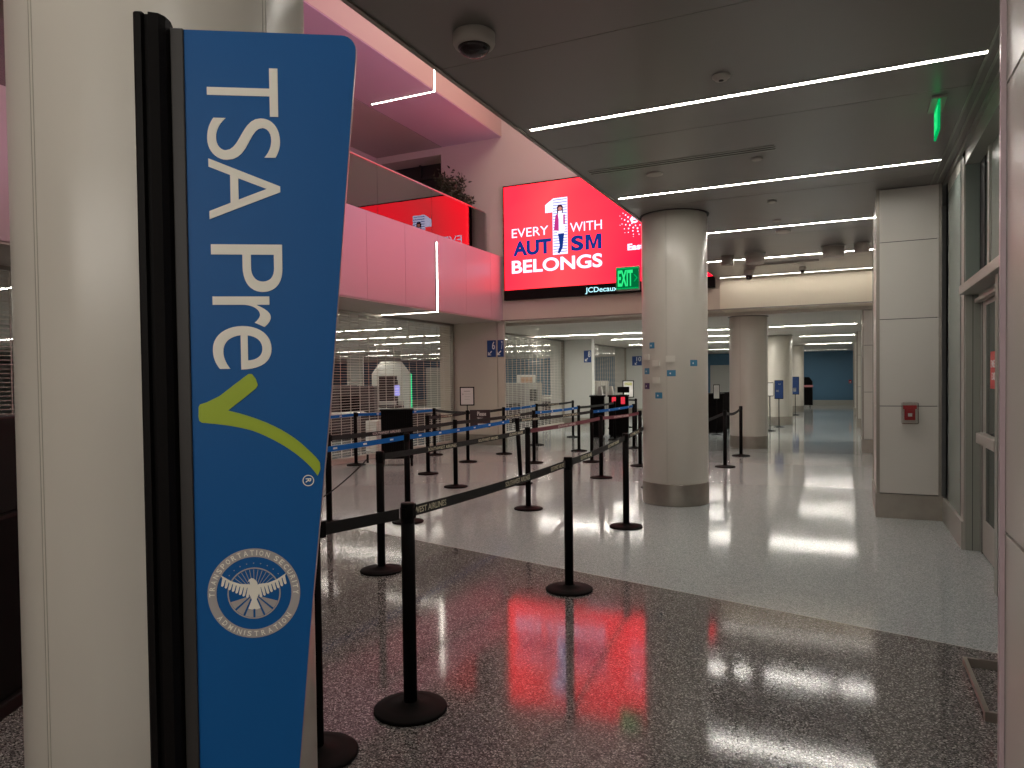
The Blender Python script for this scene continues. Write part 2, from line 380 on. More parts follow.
# ------------------------------------------------------------------ LED ceiling strips
def strip_light(x0, x1, y, z, m, label, grp, wd=.038, name='ceiling_light'):
    t = thing(name, label, 'light', ((x0+x1)/2, y, z), group=grp)
    L = (x1-x0)/2
    MB().box(-L, L, -wd/2, wd/2, -.006, -.001).build('diffuser', m, t)
    MB().box(-L-.01, L+.01, -wd/2-.008, -wd/2, -.008, 0).box(-L-.01, L+.01, wd/2, wd/2+.008, -.008, 0).build('frame', M['alu'], t)
    return t
G1 = 'linear lights in the walkway ceiling'
for y, lab in ((5.42, 'linear LED strip nearest the camera, crossing the dark ceiling by the smoke detector'),
               (7.92, 'second linear LED strip, ending over the near white round column'),
               (10.4, 'third linear LED strip, just behind the near round column'),
               (13.0, 'fourth linear LED strip, passing behind the row of drum-shaped ceiling units'),
               (15.2, 'last linear LED strip, running along the top of the cream beam'),
               (2.9, 'linear LED strip in the dark ceiling above and ahead of the camera'),
               (.4, 'linear LED strip in the dark ceiling over the camera'),
               (-2.1, 'linear LED strip in the dark ceiling behind the camera')):
    strip_light(-2.33 if y < 15 else -2.36, .80, y, ZC, M['strip_near'] if y < 4 else M['strip'] if y < 9 else (M['strip_bright'] if y < 15 else M['strip_dim']), lab, G1)
G2 = 'linear lights past the beam'
for y, x0, x1, lab in ((20.7, -8.75, -2.55, 'first long linear LED strip past the beam, left of the walkway'), (23.8, -7.3, -2.55, 'second linear LED strip past the beam, left of the walkway'), (28.0, -7.9, -2.55, 'third linear LED strip past the beam, left of the walkway'), (35.5, -7.0, -2.7, 'linear LED strip furthest to the left before the blue wall'),
                    (20.4, -1.9, .2, 'first LED strip over the far walkway'), (25.9, -1.45, .2, 'second LED strip over the far walkway'), (32.3, -1.6, .15, 'third LED strip over the far walkway'), (40.0, -5.5, .0, 'LED strip nearest the blue end wall')):
    strip_light(x0, x1, y, ZF, M['strip_far'] if y < 39 else M['strip_dim'], lab, G2, .07)
G3 = 'linear lights behind the shutters'
k = 0
for y in (6.0, 9.5, 12.6, 15.3, 18.3, 21.5, 26.0, 31.0, 37.0):
    for x0, x1 in ((-15.5, -10.2), (-24.5, -18.0)):
        if y < 10 and x0 < -20: continue
        strip_light(x0, x1, y, ZF, M['strip_check'], 'linear LED strip in the checkpoint ceiling behind the rolling shutters', G3, .07)
# L-shaped lights wrapped round the balcony edge and the slab above it
for y, z, zt, nm, mm in ((12.45, ZB-.02, 4.33, 'wrapped round the lower edge of the pink balcony', 1), (12.45, 7.315, 8.7, 'wrapped round the edge of the slab above the balcony', 1),
                     ):
    t = thing('wrap_light', 'L-shaped LED strip '+nm, 'light', (-7.43, y, z), group=None)
    MB().box(.0, .012, -.017, .017, 0, zt-z).box(-1.5, .012, -.017, .017, -.012, 0).build('diffuser', M['strip_lounge'], t)
    MB().box(-.02, .008, -.03, .03, -.0, zt-z+.01).box(-1.52, .0, -.03, .03, -.008, 0).build('frame', M['alu'], t)

# ------------------------------------------------------------------ rolling shutters
def shutter(y0, y1, z1, label):
    t = thing('rolling_shutter', label, 'shutter', (-8.82, y0, 0), group=None)
    L = y1-y0; b = MB(); z = .10
    while z < z1-.02:
        b.box(-.005, .005, 0, L, z-.0045, z+.0045); z += .052
    y = .14
    while y < L:
        zz = 0.03
        b.box(-.007, .004, y-.005, y+.005, .05, z1); y += .30
    b.build('curtain', M['grille'], t)
    MB().box(-.03, .03, 0, L, 0, .09).build('bottom_bar', M['grille'], t)
    MB().box(-.05, .05, L-.05, L, 0, z1).build('guide', M['steel'], t); MB().box(-.05, .05, 0, .05, 0, z1).build('guide', M['steel'], t)
    MB().box(-.03, .05, 0, L, z1-.05, z1).build('head_rail', M['trim'], t)
    return t
shutter(.5, 15.48, ZB-.02, 'long silver rolling grille under the pink balcony, left of the pier numbered 6')
shutter(15.82, 23.08, ZF, 'silver rolling grille between the piers numbered 7 and 8')
shutter(23.44, 30.68, ZF, 'silver rolling grille furthest away, between the piers numbered 8 and 10')

# ------------------------------------------------------------------ round columns and panelled piers
def column(x, y, h, joints, label, z0=0):
    t = thing('round_column', label, 'column', (x, y, 0))
    MB().lathe([(.400, .27), (.405, .28), (.405, h-.04), (.40, h-.03), (.40, h)], 96).build('shaft', M['column'], t)
    MB().lathe([(.41, 0), (.412, .01), (.412, .262), (.41, .27)], 96).build('steel_base', M['steel'], t)
    j = MB()
    for a in joints:
        T = Matrix.Rotation(math.radians(a), 4, 'Z')
        j.box(.402, .4058, -.007, -.0045, .27, h-.03, T=T).box(.402, .4058, .0045, .007, .27, h-.03, T=T)
    j.build('joint_strip', M['joint_line'], t)
    MB().lathe([(.43, h-.006), (.43, h)], 64).build('ceiling_collar', M['joint'], t)
    return t
def cam_ang(x, y): return math.degrees(math.atan2(-y, -x))
a0 = cam_ang(-1.88, 1.57)
column(-1.88, 1.57, ZC, (a0-50.5, a0+38, a0+165), 'very large pale round column nearest the camera, behind the blue sign')
a1 = cam_ang(-1.98, 9.13)
column(-1.98, 9.13, ZC, (a1-14, a1+106, a1+226), 'white round column with small blue stickers, standing left of the walkway')
a2 = cam_ang(-2.0, 16.75)
column(-2.0, 16.75, ZF, (a2-25, a2+60, a2+180), 'white round column just past the cream beam')
column(-2.03, 25.05, ZF, (200, 320, 80), 'third white round column along the walkway, behind the standing posters')
column(-2.15, 34.2, ZF, (200, 320, 80), 'furthest white round column, before the blue end wall')

def pier(y0, y1, h, label, near=False, x0=.30, x1=.93, tm='trim'):
    h -= .005
    t = thing('panelled_pier', label, 'wall pier', (x0, y0, 0))
    W_, D = x1-x0, y1-y0
    b = MB(); zs = [.27, 1.23, 2.18] + ([3.02, h] if h > 3.1 else [h])
    for a, c in zip(zs, zs[1:]):
        b.box(.005, W_-.05, .0, D, a+.004, min(c, h)-.004)
    b.build('panels', M['panel'], t)
    MB().box(.012, W_-.06, .01, D-.01, .27, h).build('joint_backing', M['joint'], t)
    MB().box(-.012, W_, -.012, D+.012, 0, .265).build('steel_base', M['steel'], t)
    MB().box(-.004, .03, -.006, .012, .265, h).box(-.006, .004, D-.012, D+.004, .265, h).box(W_-.05, W_-.02, -.006, D, .265, h).build('corner_trim', M[tm], t)
    return t
pier(.6, 1.84, ZC, 'panelled white pier at the right edge of the picture', x0=.30, tm='fascia')
pier(8.9, 10.1, ZC, 'panelled white pier carrying the red fire alarm', x0=.29)
pier(16.3, 17.5, ZF, 'panelled white pier under the far right end of the beam', x0=.27)
pier(24.0, 25.2, ZF, 'panelled pier third along the right side of the walkway', x0=.25)
pier(31.6, 32.8, ZF, 'panelled pier furthest along the right side of the walkway', x0=.22)

# fire alarm on the pier
t = thing('fire_alarm', 'red fire alarm pull station under a clear cover', 'fire alarm', (.61, 8.892, 1.155))
MB().box(-.05, .05, -.035, 0, -.075, .085, .004).box(-.065, .065, -.04, 0, .045, .085, .004).box(-.03, .03, -.05, -.03, -.05, .03, .003).build('pull_station', M['red'], t)
MB().box(-.02, .02, -.052, -.0505, -.035, .0).build('pull_label', M['white'], t)
MB().box(-.08, .08, -.075, -.0, -.115, .115, .01).build('clear_cover', M['clear'], t)

# ------------------------------------------------------------------ LED screen
sx0, sx1, sz0, sz1 = -7.36, -2.50, 3.44, 6.12
t = thing('led_screen', 'large red LED advertising screen on the atrium end wall', 'screen', ((sx0+sx1)/2, YW, sz0))
cx = (sx0+sx1)/2
MB().box(sx0-cx, sx1-cx, -.10, -.0, 0, sz1-sz0, .005).build('housing', M['blackp'], t)
MB().box(sx0-cx+.03, sx1-cx-.03, -.104, -.101, .235, sz1-sz0-.03).build('display', M['picture'], t)
ST = plane_T((-cx, -.106, -sz0), (1, 0, 0), (0, 0, 1))     # x = world X, y = world Z on the screen's face
text_mb('EVERY', -7.13, 4.885, -6.21, 5.09, .003, ST, .0).build('lettering_every', M['pic_white'], t)
text_mb('WITH', -5.68, 4.885, -4.93, 5.09, .003, ST, .0).build('lettering_with', M['pic_white'], t)
text_mb('AUT', -7.11, 4.45, -6.14, 4.80, .003, ST, .045).build('lettering_aut', M['pic_navy'], t)
sm_ = text_mb('S', -5.66, 4.45, -5.36, 4.80, .003, ST, .045)
sm_.prism([(-5.32, 4.455), (-5.23, 4.455), (-5.23, 4.68), (-5.16, 4.47), (-5.10, 4.47), (-5.03, 4.68), (-5.03, 4.455), (-4.94, 4.455), (-4.94, 4.795), (-5.055, 4.795), (-5.13, 4.58), (-5.205, 4.795), (-5.32, 4.795)], 0, .003, T=ST).build('lettering_sm', M['pic_navy'], t)
text_mb('BELONGS', -7.14, 4.05, -4.93, 4.355, .003, ST, .025).build('lettering_belongs', M['pic_white'], t)
one = MB().box(-6.10, -5.74, 4.41, 5.62, 0, .003, T=ST).prism([(-6.28, 5.38), (-6.08, 5.38), (-6.08, 5.69), (-5.74, 5.69), (-5.74, 5.60), (-5.99, 5.60), (-6.0, 5.62), (-6.28, 5.56)], 0, .003, T=ST)
one.build('numeral_one', M['pic_white'], t)
sm = MB(); z = 4.46
while z < 5.66:
    sm.box(-6.09, -5.75, z, z+.022, .0032, .004, T=ST); z += .062
for z in (4.08, 4.14, 4.20, 4.26, 4.32): pass
sm.build('numeral_stripes', M['pic_stripe'], t)
# small picture of a woman standing in front of the numeral
MB().prism([(-6.02, 5.06), (-6.0, 5.28), (-5.97, 5.34), (-5.86, 5.34), (-5.82, 5.28), (-5.80, 5.0), (-5.84, 4.86), (-5.98, 4.86)], .005, .006, T=ST).build('pictured_blouse', M['pic_white'], t)
MB().prism([(-6.07, 4.96), (-6.03, 5.30), (-5.97, 5.34), (-5.95, 5.2), (-5.95, 4.94)], .006, .007, T=ST).box(-5.84, -5.80, 5.08, 5.3, .006, .007, T=ST).build('pictured_jacket', M['pic_magenta'], t)
MB().prism([(-5.97, 4.88), (-5.82, 4.88), (-5.86, 4.55), (-5.94, 4.42), (-5.985, 4.45), (-5.93, 4.6)], .006, .007, T=ST).build('pictured_trousers', M['pic_navy'], t)
hm = MB().lathe([(.075, 0), (.075, .001)], 16, ST @ Matrix.Translation((-5.92, 5.46, .005))).box(-5.99, -5.96, 5.3, 5.46, .005, .006, T=ST).box(-5.87, -5.845, 5.34, 5.46, .005, .006, T=ST)
hm.build('pictured_hair', M['pic_hair'], t)
MB().lathe([(.045, 0), (.045, .001)], 16, ST @ Matrix.Translation((-5.915, 5.44, .007))).build('pictured_face', M['pic_skin'], t)
burst = MB()
for ring, (r, n, s) in enumerate(((.16, 10, .016), (.22, 14, .020), (.29, 16, .017), (.36, 18, .012), (.41, 12, .008))):
    for k in range(n):
        an = 2*PI*k/n + ring*.2; burst.lathe([(s, 0), (s, .002)], 8, ST @ Matrix.Translation((-4.12+r*math.cos(an), 5.03+r*math.sin(an)*.95, 0)))
burst.build('dot_burst', M['pic_white'], t)
text_mb('e', -4.28, 4.94, -4.12, 5.10, .003, ST, .02).build('lettering_e', M['pic_white'], t)
text_mb('East', -4.35, 4.36, -3.98, 4.50, .003, ST, .04).build('lettering_east', M['pic_white'], t)
text_mb('JCDecaux', -5.33, 3.465, -4.58, 3.615, .003, ST, .01).build('lettering_bezel', M['pic_cyan'], t)

# ------------------------------------------------------------------ exit signs
t = thing('exit_sign', 'green EXIT sign with arrow on the side of the stickered column', 'exit sign', (-2.525, 8.95, 2.835))
MB().box(-.155, .15, -.03, .03, -.15, .15, .006).build('housing', M['alu'], t)
MB().box(-.145, .145, -.036, -.031, -.135, .135).build('face', M['exitdark'], t)
ET = plane_T((0, -.037, 0), (1, 0, 0), (0, 0, 1))
text_mb('EXIT', -.125, -.10, .07, .105, .003, ET, .03).build('lettering', M['exitlit'], t)
MB().prism([(.08, -.045), (.115, 0), (.08, .045), (.095, .045), (.133, 0), (.095, -.045)], 0, .003, T=ET).box(-.145, .145, .118, .135, 0, .003, T=ET).box(-.145, .145, -.135, -.118, 0, .003, T=ET).build('arrow', M['exitgreen'], t)
t = thing('exit_sign', 'green edge-lit exit sign seen edge-on, hanging by the right-hand windows', 'exit sign', (.61, 6.28, ZC))
MB().box(-.05, .05, -.17, .17, -.018, 0, .003).build('mounting_plate', M['alu'], t)
MB().box(-.006, .006, -.15, .15, -.24, -.018).build('lit_panel', M['exitgreen'], t)
ET2 = plane_T((-.0065, 0, -.13), (0, -1, 0), (0, 0, 1))
text_mb('EXIT', -.12, -.08, .12, .08, .002, ET2, .02).build('lettering', M['exitlit'], t)

# ------------------------------------------------------------------ small things in the ceiling
t = thing('dome_camera', 'white-rimmed dark dome camera on the near ceiling', 'camera', (-1.985, 3.79, ZC))
MB().lathe([(.100, -.080), (.114, -.074), (.124, -.055), (.124, -.005), (.120, 0)], 48).build('housing', M['camwhite'], t)
MB().lathe([(0, -.135), (.035, -.130), (.065, -.117), (.085, -.099), (.096, -.080), (.0, -.079)], 32).build('dome', M['dome'], t)
t = thing('smoke_detector', 'round smoke detector ahead of the nearest LED strip', 'smoke detector', (-.77, 5.05, ZC))
MB().lathe([(.03, -.030), (.042, -.027), (.048, -.018), (.058, -.012), (.06, 0)], 32).build('housing', M['camwhite'], t)
MB().lathe([(.016, -.033), (.016, -.03)], 16).build('sensor', M['joint'], t)
vb = thing('slot_diffuser', 'long double-slot air diffuser between the first two LED strips', 'air vent', (-1.2, 6.82, ZC))
MB().box(-1.1, .62, -.07, -.045, -.006, 0).box(-1.1, .62, -.012, .012, -.006, 0).box(-1.1, .62, .045, .07, -.006, 0).build('frame', M['alu'], vb)
MB().box(-1.1, .62, -.045, -.012, -.003, 0).box(-1.1, .62, .012, .045, -.003, 0).build('slot', M['joint'], vb)
def disc(x, y, r, h, name, label, cat='ceiling fitting', m='camwhite'):
    o = MB().lathe([(r*.8, -h), (r, -h*.6), (r, 0)], 32).build(name, M[m]); o.location = (x, y, ZC); tag(o, label, cat); return o
disc(-1.74, 7.15, .085, .012, 'ceiling_speaker', 'flat pale disc in the ceiling by the second LED strip', 'ceiling fitting')
disc(-.76, 7.08, .05, .02, 'sprinkler_cap', 'small round sprinkler cap right of the air slot', 'sprinkler')
disc(-.79, 8.88, .05, .02, 'sprinkler_cap', 'small round sprinkler cap past the second LED strip', 'sprinkler')
disc(-.81, 10.75, .10, .03, 'ceiling_detector', 'round pale detector just past the third LED strip', 'detector')
disc(-.83, 9.98, .05, .02, 'sprinkler_cap', 'small round sprinkler cap just before the third LED strip', 'sprinkler')
for (x, y, r, h, lab) in ((-1.83, 12.55, .11, .17, 'leftmost small drum unit beside the round column'), (-1.38, 12.5, .17, .17, 'wide drum unit second from the left'), (-.20, 12.4, .18, .19, 'wide drum unit with the flared rim third from the left'), (.20, 12.35, .12, .15, 'rightmost small drum unit against the pier')):
    t = thing('ceiling_beacon', lab+', at the fourth LED strip', 'ceiling fitting', (x, y, ZC), group='drum units on the ceiling')
    MB().lathe([(r*.85, -h), (r*.9, -h*.8), (r*.9, -.02)], 32).build('drum', M['camwhite'], t)
    MB().lathe([(r, -.02), (r, 0)], 32).build('rim', M['alu'], t)
for x, y, lab in ((-1.70, 14.4, 'hanging pan camera by the last LED strip, left of the small one'), (-.76, 14.5, 'smaller hanging camera by the last LED strip, right of the other')):
    t = thing('pendant_camera', lab, 'camera', (x, y, ZC), group='hanging cameras before the beam')
    k = 1 if x < -1 else .6
    MB().lathe([(.09*k, -.10*k), (.10*k, -.02), (.10*k, 0)], 24).build('housing', M['camwhite'], t)
    MB().lathe([(0, -.19*k), (.05*k, -.17*k), (.07*k, -.10*k)], 24).build('dome', M['dome'], t)
t = MB().box(-.7, .5, -.02, .02, -.03, 0).build('conduit', M['camwhite']); t.location = (-.95, 13.7, ZC); tag(t, 'thin pale conduit on the ceiling beside the hanging cameras', 'conduit')

# ------------------------------------------------------------------ the blue sign on its black post
O = Vector((-1.08668508, 0.9439702, 0)); s_ = Vector((0.8571673, 0.51503807, 0))
SG = plane_T((O.x, O.y, 0), s_, (0, 0, 1))      # local x along the panel, y up, z towards the viewer
inv = Matrix.Translation((0, 0, 0))
t = thing('checkpoint_sign', 'tall blue TSA Pre sign with a green tick on a black post, at the left', 'sign', (O.x, O.y, 0))
t.matrix_world = Matrix.Translation((O.x, O.y, 0)) @ Matrix.Rotation(math.atan2(s_.y, s_.x), 4, 'Z')
# local frame of the thing: x along panel, z up, -y towards viewer
LT = plane_T((0, 0, 0), (1, 0, 0), (0, 0, 1))   # plane x->X, y->Z, z-> -Y
pts = [(0, .25), (.10, .25), (.181, .85), (.2105, 1.163), (.25, 1.536), (.306, 2.17)]
for k in range(7):
    an = k/6*PI/2; pts.append((.281+.0255*math.cos(an), 2.181+.0255*math.sin(an)))
pts += [(0, 2.2066)]
pb = MB().prism(pts, -.006, .006, T=LT).build('panel', M['signblue'], t)
# rim of the panel, pale edge
rim = MB(); ptr = [(x+.0012, y+.0008) for x, y in pts[1:-1]]
rim.prism(ptr+[(0.0, 2.2074), (0.0, .2492), (.10, .2492)], -.0045, .0045, T=LT).build('panel_edge', M['fascia'], t)
def L2(z): return LT @ Matrix.Translation((0, 0, z))
tm = None
for ch, x0, zt, x1, zb, wgt in (('T', .0412, 2.1418, .1658, 2.0545, -.004), ('S', .0401, 2.0510, .1680, 1.9750, -.002), ('A', .0413, 1.9770, .1668, 1.8675, -.006),
                           ('P', .0424, 1.8224, .1680, 1.7360, -.004), ('r', .0433, 1.7278, .1455, 1.6720, .0), ('e', .0421, 1.6740, .1458, 1.5945, -.002)):
    tm = text_mb(ch, x0, zb, x1, zt, .0012, L2(.006), wgt, tm, rot=1)
tm.build('lettering', M['signwhite'], pb)
# green tick
def bez(p0, p1, p2, p3, n=12): return [tuple((1-u)**3*a+3*(1-u)**2*u*b+3*(1-u)*u*u*c+u**3*d for a, b, c, d in zip(p0, p1, p2, p3)) for u in [i/n for i in range(n)]]
tick = [(.0772, 1.5660), (.1040, 1.5865), (.1100, 1.5862), (.1165, 1.5775), (.1200, 1.5660), (.1170, 1.5600), (.095, 1.5420), (.0665, 1.5200)]
tick += bez((.0665, 1.5200), (.105, 1.510), (.165, 1.490), (.2058, 1.4472))
tick += bez((.2058, 1.4472), (.222, 1.431), (.229, 1.424), (.2305, 1.4150), 5) + [(.2295, 1.408), (.2248, 1.3968)]
tick += bez((.2240, 1.3968), (.205, 1.428), (.160, 1.462), (.110, 1.482)) + bez((.110, 1.482), (.080, 1.4915), (.050, 1.4955), (.0202, 1.4984), 8)
tick += [(.0202, 1.4984), (.0155, 1.5020), (.0143, 1.5100), (.0150, 1.5270), (.0175, 1.5320), (.0282, 1.5350), (.0526, 1.5470)]
MB().prism(tick, 0, .0012, T=L2(.006)).build('green_tick', M['signgreen'], pb)
# registered mark
rg = MB()
def ring(mb, cx, cz, r0, r1, n, T, d=.001, a0=0, a1=2*PI):
    b = bmesh.new(); V = []
    for k in range(n+1):
        an = a0+(a1-a0)*k/n
        V.append([b.verts.new((cx+r*math.cos(an), cz+r*math.sin(an), d)) for r in (r0, r1)])
    for p, q in zip(V, V[1:]): b.faces.new((p[0], p[1], q[1], q[0]))
    mb._add(b, T); return mb
ring(rg, .2073, 1.3879, .0088, .0105, 32, L2(.006)); text_mb('R', .2025, 1.3838, .2125, 1.392, .001, L2(.006), .02, rg, rot=1)
rg.build('registered_mark', M['signwhite'], pb)
# round seal
SX, SZ, SR = .1060, 1.1824, .0828
sl = MB(); ring(sl, SX, SZ, SR*.81, SR, 72, L2(.006), .0008); ring(sl, SX, SZ, SR*.545, SR*.575, 64, L2(.006), .0008)
# striped lower half of the seal
for k in range(6):
    a0_, a1_ = math.radians(200+k*24), math.radians(200+k*24+19)
    b_ = [(SX+SR*.10*math.cos((a0_+a1_)/2), SZ-SR*.05+SR*.1*math.sin((a0_+a1_)/2)*.3), (SX+SR*.54*math.cos(a0_), SZ+SR*.54*math.sin(a0_)), (SX+SR*.54*math.cos((a0_+a1_)/2), SZ+SR*.54*math.sin((a0_+a1_)/2)), (SX+SR*.54*math.cos(a1_), SZ+SR*.54*math.sin(a1_))]
    sl.prism(b_, .0, .0008, T=L2(.006))
for k in range(13):       # sun rays
    an = math.radians(30+k*10); p = Vector((math.cos(an), math.sin(an))); q = Vector((-p.y, p.x))*SR*.006
    c1 = Vector((SX, SZ))+p*SR*.20; c2 = Vector((SX, SZ))+p*SR*.53
    sl.prism([tuple(c1+q), tuple(c1-q), tuple(c2-q), tuple(c2+q)], 0, .0006, T=L2(.006))
for k in range(9):        # little stars over the ring
    an = math.radians(38+k*13); c = Vector((SX+math.cos(an)*SR*.67, SZ+math.sin(an)*SR*.67))
    sl.prism([(c.x+SR*.017*(1 if j % 2 == 0 else .4)*math.cos(PI/2+j*PI/5), c.y+SR*.017*(1 if j % 2 == 0 else .4)*math.sin(PI/2+j*PI/5)) for j in range(10)], 0, .0006, T=L2(.006))
sl.build('seal', M['sealgrey'], pb)
st_ = MB(); eg = MB()
def arc_text(s, mid, span, r, flip):
    n = len(s)
    wts = [.45 if c == 'I' else (.5 if c == ' ' else 1.0) for c in s]; tot = sum(wts); acc = 0
    for c, wgt in zip(s, wts):
        f = (acc+wgt/2)/tot; acc += wgt
        if c == ' ': continue
        an = mid + span*(.5-f) if not flip else mid - span*(.5-f)
        a_ = math.radians(an); wd = SR*.088*(wgt if c == 'I' else 1)*(.5 if c == 'I' else 1); ht = SR*.115
        cx_, cz_ = SX+r*math.cos(a_), SZ+r*math.sin(a_)
        tw = a_-PI/2 if not flip else a_+PI/2
        T = L2(.0069) @ Matrix.Translation((cx_, cz_, 0)) @ Matrix.Rotation(tw, 4, 'Z')
        text_mb(c, -wd/2, -ht/2, wd/2, ht/2, .0006, T, .012, st_)
arc_text('TRANSPORTATION SECURITY', 90, 190, SR*.905, False)
st_.build('seal_lettering', M['signwhite'], pb); st_ = MB()
arc_text('ADMINISTRATION', 270, 118, SR*.905, True)
# eagle: body, head, tail, and spread feathered wings
eb = [(.0, .30), (.05, .32), (.10, .29), (.13, .24), (.09, .25), (.085, .17), (.11, .06), (.10, -.05), (.05, -.16), (.13, -.36), (.05, -.385), (.0, -.37), (-.05, -.385), (-.13, -.36), (-.05, -.16), (-.10, -.05), (-.11, .06), (-.08, .16), (-.06, .24)]
eb = [(-x, y) for x, y in eb]
eg.prism([(SX+x*SR, SZ+y*SR+SR*.02) for x, y in eb], 0, .0014, T=L2(.0062))
for sd in (-1, 1):
    eg.prism([(SX+sd*x*SR, SZ+z*SR) for x, z in ((.05, .14), (.10, .20), (.30, .215), (.50, .29), (.70, .42), (.68, .37), (.50, .235), (.30, .16), (.10, .12))][::sd], 0, .0014, T=L2(.0062))
    for k in range(8):
        f = k/7; rx, rz = .10+.54*f, .14+.22*f**1.5; tx, tz = .15+.53*f, -.09+.27*f**1.1
        w_ = .033
        P4 = [(rx-w_, rz), (rx+w_, rz+.01), (tx+w_*.8, tz+.01), (tx, tz-.01), (tx-w_*.8, tz+.01)]
        eg.prism([(SX+sd*x*SR, SZ+z*SR) for x, z in P4], 0, .0012, T=L2(.0062))
st_.build('seal_lettering', M['signwhite'], pb); eg.build('seal_eagle', M['signwhite'], pb)
# post: ribbed black extrusion and channel holding the panel
MB().box(-.020, .003, -.010, .010, .02, 2.2075, .002).build('panel_channel', mat('channel_black', (.028,.024,.022), .5), t)
pp = [(-.074, -.030), (-.070, -.034), (-.060, -.034), (-.058, -.024), (-.050, -.024), (-.048, -.034), (-.032, -.030), (-.024, -.018), (-.021, 0), (-.024, .02), (-.034, .032), (-.064, .032), (-.074, .02)]
MB().prism(pp, .02, 2.222).build('post', M['blackp'], t)
MB().prism([(x*.94-.003, y*.9) for x, y in pp], 2.222, 2.224).build('post_cap', M['black'], t)
MB().lathe([(.20, 0), (.20, .008), (.18, .018), (.05, .024), (.0, .024)], 48, Matrix.Translation((-.047, 0, 0))).build('base_plate', M['black'], t)

# ------------------------------------------------------------------ stanchions
def make_stanchion():
    t = thing('stanchion', 'x', 'stanchion')
    MB().lathe([(.172, 0), (.175, .004), (.175, .012), (.168, .018), (.12, .027), (.045, .036), (.04, .044), (.0, .044)], 48).build('base', M['black'], t)
    MB().lathe([(.0325, .036), (.0325, .905)], 32).build('post', M['black'], t)
    MB().lathe([(.0332, .90), (.0332, .985), (.031, .992), (.0, .993)], 32).box(-.012, .012, -.0345, -.03, .92, .97).box(-.012, .012, .03, .0345, .92, .97).box(-.0345, -.03, -.012, .012, .92, .97).box(.03, .0345, -.012, .012, .92, .97).build('belt_head', M['blackp'], t)
    return t
proto = None
ST_ = {}
def stanchion(key, x, y, label, lean=0, rz=0):
    global proto
    if proto is None: proto = make_stanchion(); t = proto
    else: t = copy_tree(proto)
    t.location = (x, y, 0); t['label'] = label; t['group'] = 'black belt stanchions of the queue'
    if lean: t.rotation_euler = (0, math.radians(lean), rz)
    ST_[key] = (x, y); return t
S = stanchion
S('front', -1.895, 2.875, 'black stanchion nearest the camera with its whole round base in view')
S('near', -2.03, 2.36, 'black stanchion mostly hidden behind the big column, base at the bottom edge')
S('B', -1.88, 5.00, 'black stanchion directly below the red screen at the edge of its floor reflection')
S('C', -3.50, 4.91, 'black stanchion standing left of and behind the nearest one, on dark terrazzo')
S('D', -2.12, 7.36, 'black stanchion just in front of the steel base of the stickered column')
S('E', -3.51, 7.96, 'black stanchion right beside the tilted stanchion, in front of it')
S('F', -4.44, 6.74, 'black stanchion carrying the middle of the long blue belt')
S('G', -5.19, 6.32, 'black stanchion at the right edge of the blue sign')
S('H', -8.39, 11.01, 'black stanchion left of the ribbed black cabinet, before the grille')
S('I', -6.40, 10.35, 'black stanchion just right of the ribbed black cabinet')
S('J', -7.90, 13.05, 'black stanchion close behind the one right of the ribbed cabinet, near the grille')
S('K', -5.23, 9.22, 'black stanchion standing in front of the pole with the framed notice')
S('L', -6.61, 12.14, 'black stanchion carrying the framed notice and the dark side sign')
S('M', -6.59, 13.70, 'black stanchion where the short blue belt starts, by the pier numbered 7')
S('N', -4.45, 9.83, 'tilted black stanchion at the end of the long blue belt', -3.2)
S('O', -6.74, 15.83, 'black stanchion at the far end of the short blue belt')
S('P', -5.34, 12.40, 'black stanchion in front of the far end of the short blue belt')
S('Q', -6.73, 18.31, 'black stanchion before the pier numbered 8, further of two')
S('R', -5.30, 14.78, 'black stanchion with a blue belt head, nearer of two by the pier numbered 8')
S('S', -4.37, 12.90, 'black stanchion at the left end of the blue belt before the black podiums')
S('T', -3.53, 10.87, 'black stanchion at the right end of the maroon belt')
S('U', -5.38, 17.71, 'black stanchion standing before the right part of the black podium')
S('V', -4.36, 15.80, 'black stanchion at the right end of the blue belt before the podiums')
S('W', -3.36, 12.59, 'black stanchion half hidden by the left side of the stickered column')
S('X1', -6.7, 21.9, 'distant black stanchion left of the stickered column, beside the yellow notice')
S('X2', -5.45, 20.0, 'distant black stanchion touching the left outline of the stickered column')
S('r1', -1.94, 12.93, 'nearer black stanchion between the two white round columns')
S('r2', -1.92, 14.84, 'further black stanchion before the column past the beam')
S('hid', -2.52, 10.15, 'black stanchion hidden behind the stickered column')
S('G0', -4.46, 4.30, 'black stanchion behind the blue sign where the long blue belt starts')

